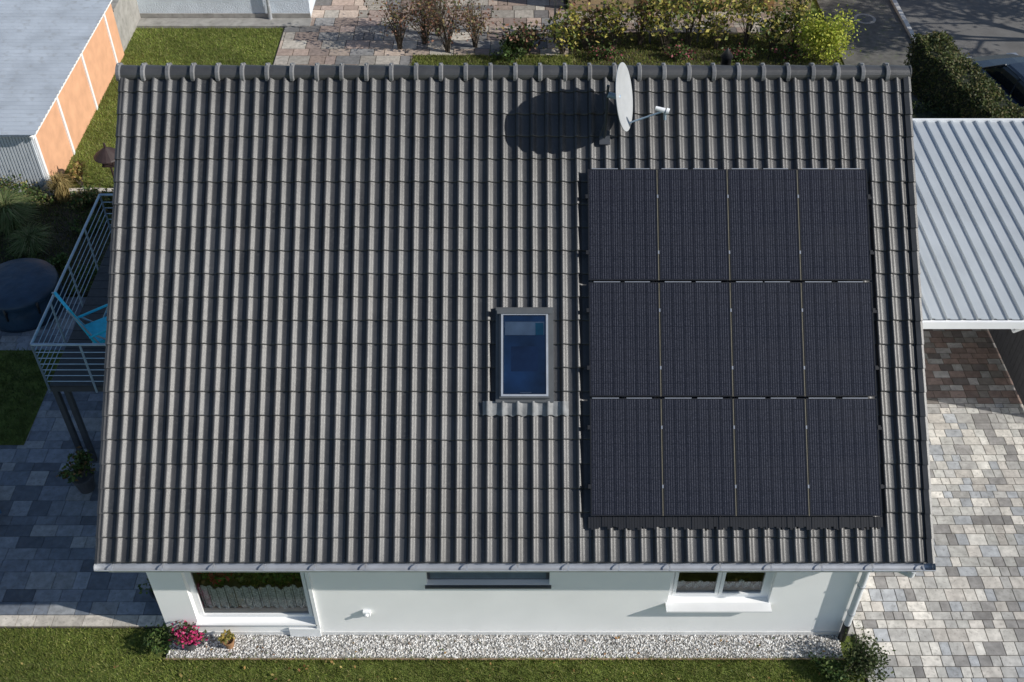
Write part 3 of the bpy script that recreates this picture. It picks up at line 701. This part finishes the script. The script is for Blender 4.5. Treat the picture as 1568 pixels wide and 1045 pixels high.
b.build('pole_tray_roof',[M('dark_wood',(.035,.02,.018),.6,.2)],e)
def pot(name,c,r,h,pm,plant):
    e=group(name,c); b=B(); b.lathe(c,[(.001,0),(r*.7,0),(r,h),(r*1.08,h),(r*1.08,h+.03),(r*.9,h+.03),(r*.9,h-.02),(.001,h-.02)],20,0); b.build('pot',[pm],e)
    o=plant((c[0],c[1],c[2]+h)); o.parent=e; o.location=o.location-e.location
pot('potted_shrub',(-7.85,3.55,.03),.2,.35,m_terra,lambda c:bush('foliage',c,(.25,.25,.17),420,.045,GR+[(.2,.12,.05)],16,z0=c[2]))
pot('potted_shrub',(-5.85,1.15,.03),.2,.3,m_terra,lambda c:bush('foliage',c,(.22,.22,.16),420,.035,GR,10,z0=c[2]))
pot('flower_pot',(-5.25,.27,.02),.12,.16,m_terra,lambda c:bush('foliage',c,(.24,.17,.13),520,.032,[(.5,.03,.14),(.6,.06,.2),(.06,.09,.03),(.05,.08,.02)],12,z0=c[2]))
pot('flower_pot',(-4.62,.28,.02),.09,.15,m_terra2,lambda c:bush('foliage',c,(.09,.09,.08),160,.03,[(.2,.2,.05),(.4,.3,.08)],8,z0=c[2]))
bush('corner_shrub',(5.5,-.16,0),(.36,.34,.26),1400,.03,[(.05,.08,.02),(.04,.06,.02),(.1,.12,.05)],20)
bush('corner_shrub',(5.1,-.2,0),(.3,.25,.14),800,.03,GR,8)
bush('corner_shrub',(-5.72,.30,0),(.2,.22,.16),600,.03,GR,8)
for nm,c_,r_,cl in (('reflection_plant_red',(-4.75,.93,.75),(.25,.1,.28),[(.10,.3,.05),(.7,.1,.1)]),('reflection_plant',(-3.75,1.0,.65),(.35,.14,.28),[(.16,.4,.06),(.1,.28,.05)]),('reflection_plant_small',(-4.2,1.0,.6),(.25,.12,.25),[(.16,.36,.06),(.3,.4,.1)])):  # leaf clumps added behind the glass to imitate the garden's reflection
    o=bush(nm,c_,r_,700,.05,cl,8,z0=.1); o.parent=house; o.location=o.location-house.location
e=group('sun_lounger',(-9.35,3.1,.03)); b=B()
Lx,Ly=-9.6,3.0
b.obox((Lx,Ly,.34),(.6,1.0,.07),Matrix.Rotation(rad(35),3,'Z'),0)
for dx,dy in((-.2,-.4),(.25,-.1),(-.4,.1),(.0,.4)): b.cyl((Lx+dx,Ly+dy,.03),(Lx+dx,Ly+dy,.31),.02,.02,8,1)
b.obox((Lx-.38,Ly+.5,.52),(.6,.55,.07),Matrix.Rotation(rad(35),3,'Z')@Matrix.Rotation(rad(40),3,'X'),0)
b.build('cushion_and_legs',[M('blue_cushion',(.03,.09,.17),.8,.1),m_steel],e,bevel=.02)
# ================================================================= CAR
def car(loc,ang):
    e=group('parked_car',loc); Rz=Matrix.Rotation(ang,3,'Z'); L0=Vector(loc)
    def T(p): return L0+Rz@Vector(p)
    b=B()
    def loft(secs,mat):
        n=12; vs=[];fs=[]
        for y,hw,zb,zt,cr in secs:
            ring=[(-hw*.92,zb),(-hw,zb+.15*(zt-zb)),(-hw*1.0,zb+.6*(zt-zb)),(-hw*.95,zt-.07),(-hw*.85,zt),(-hw*.4,zt+cr),(hw*.4,zt+cr),(hw*.85,zt),(hw*.95,zt-.07),(hw,zb+.6*(zt-zb)),(hw,zb+.15*(zt-zb)),(hw*.92,zb)]
            for x,z in ring: vs.append(T((x,y,z)))
        for k in range(len(secs)-1):
            for i in range(n): fs.append((k*n+i,k*n+(i+1)%n,(k+1)*n+(i+1)%n,(k+1)*n+i))
        fs+=[tuple(range(n))[::-1],tuple((len(secs)-1)*n+i for i in range(n))]
        b.add(vs,fs,mat)
    loft([(-2.15,.62,.35,.62,.0),(-2.05,.78,.25,.72,.01),(-1.6,.87,.2,.86,.02),(-1.0,.89,.2,.93,.02),(0,.9,.2,.93,.0),(1.2,.89,.2,.95,.0),(1.8,.86,.22,.93,.02),(2.08,.78,.26,.85,.01),(2.15,.66,.35,.7,0)],0)
    loft([(-1.15,.76,.9,.95,.0),(-.45,.70,.9,1.38,.02),(.2,.69,.9,1.43,.02),(1.1,.68,.9,1.38,.02),(1.75,.72,.9,1.0,.0)],1)
    loft([(-.42,.62,1.385,1.42,.02),(.2,.64,1.42,1.465,.02),(1.08,.62,1.385,1.42,.02)],0)
    for s in(-1,1):
        for (y0,z0,y1,z1) in((-1.1,.94,-.42,1.41),(.3,.95,.3,1.44),(1.75,.98,1.08,1.41)):
            b.cyl(T((s*.74 if z0<1 else s*.7,y0,z0)),T((s*.62,y1,z1)),.03,.025,6,0)
        for y in(-1.35,1.3):
            b.cyl(T((s*.74,y,.32)),T((s*.91,y,.32)),.32,.32,24,2); b.cyl(T((s*.9,y,.32)),T((s*.918,y,.32)),.2,.19,16,3)
        b.obox(T((s*.98,-.75,.98)),(.16,.1,.12),Rz,0)
        b.obox(T((s*.66,-2.05,.66)),(.3,.14,.1),Rz,3); b.obox(T((s*.68,2.08,.78)),(.26,.1,.12),Rz,4)
    b.build('body',[M('car_paint',(.02,.03,.05),.25,.05),M('car_glass',(.02,.025,.03),.08,.05),M('tyre',(.02,.02,.02),.8),m_alu,M('tail_light',(.35,.02,.02),.3)],e,smooth=False,bevel=.015)
car((13.5,16.2,.01),rad(190))
def tree(name,c,h,cr,n,cols):
    b=B(); c=Vector(c)
    def br(p,d,l,r,dep,tips):
        q=p+d*l; b.cyl(p,q,r,r*.65,7,1,False)
        if dep==0: tips.append(q); return
        for i in range(4):
            nd=(d+Vector((random.gauss(0,.5),random.gauss(0,.5),random.gauss(.1,.3)))).normalized(); br(q,nd,l*.72,r*.6,dep-1,tips)
    tips=[]; br(c,Vector((0,0,1)),h*.38,.14,4,tips)
    P=np.concatenate([np.array(t)+rng.normal(size=(n//len(tips)+1,3))*.22 for t in tips]); leaves(b,P,.07,cols,0)
    return b.build(name,[m_leaf,m_bark])
tree('street_tree',(19.5,19.5,0),5.5,2,5000,YG)
tree('street_tree',(22.5,23.5,0),5.5,2,5000,YG)
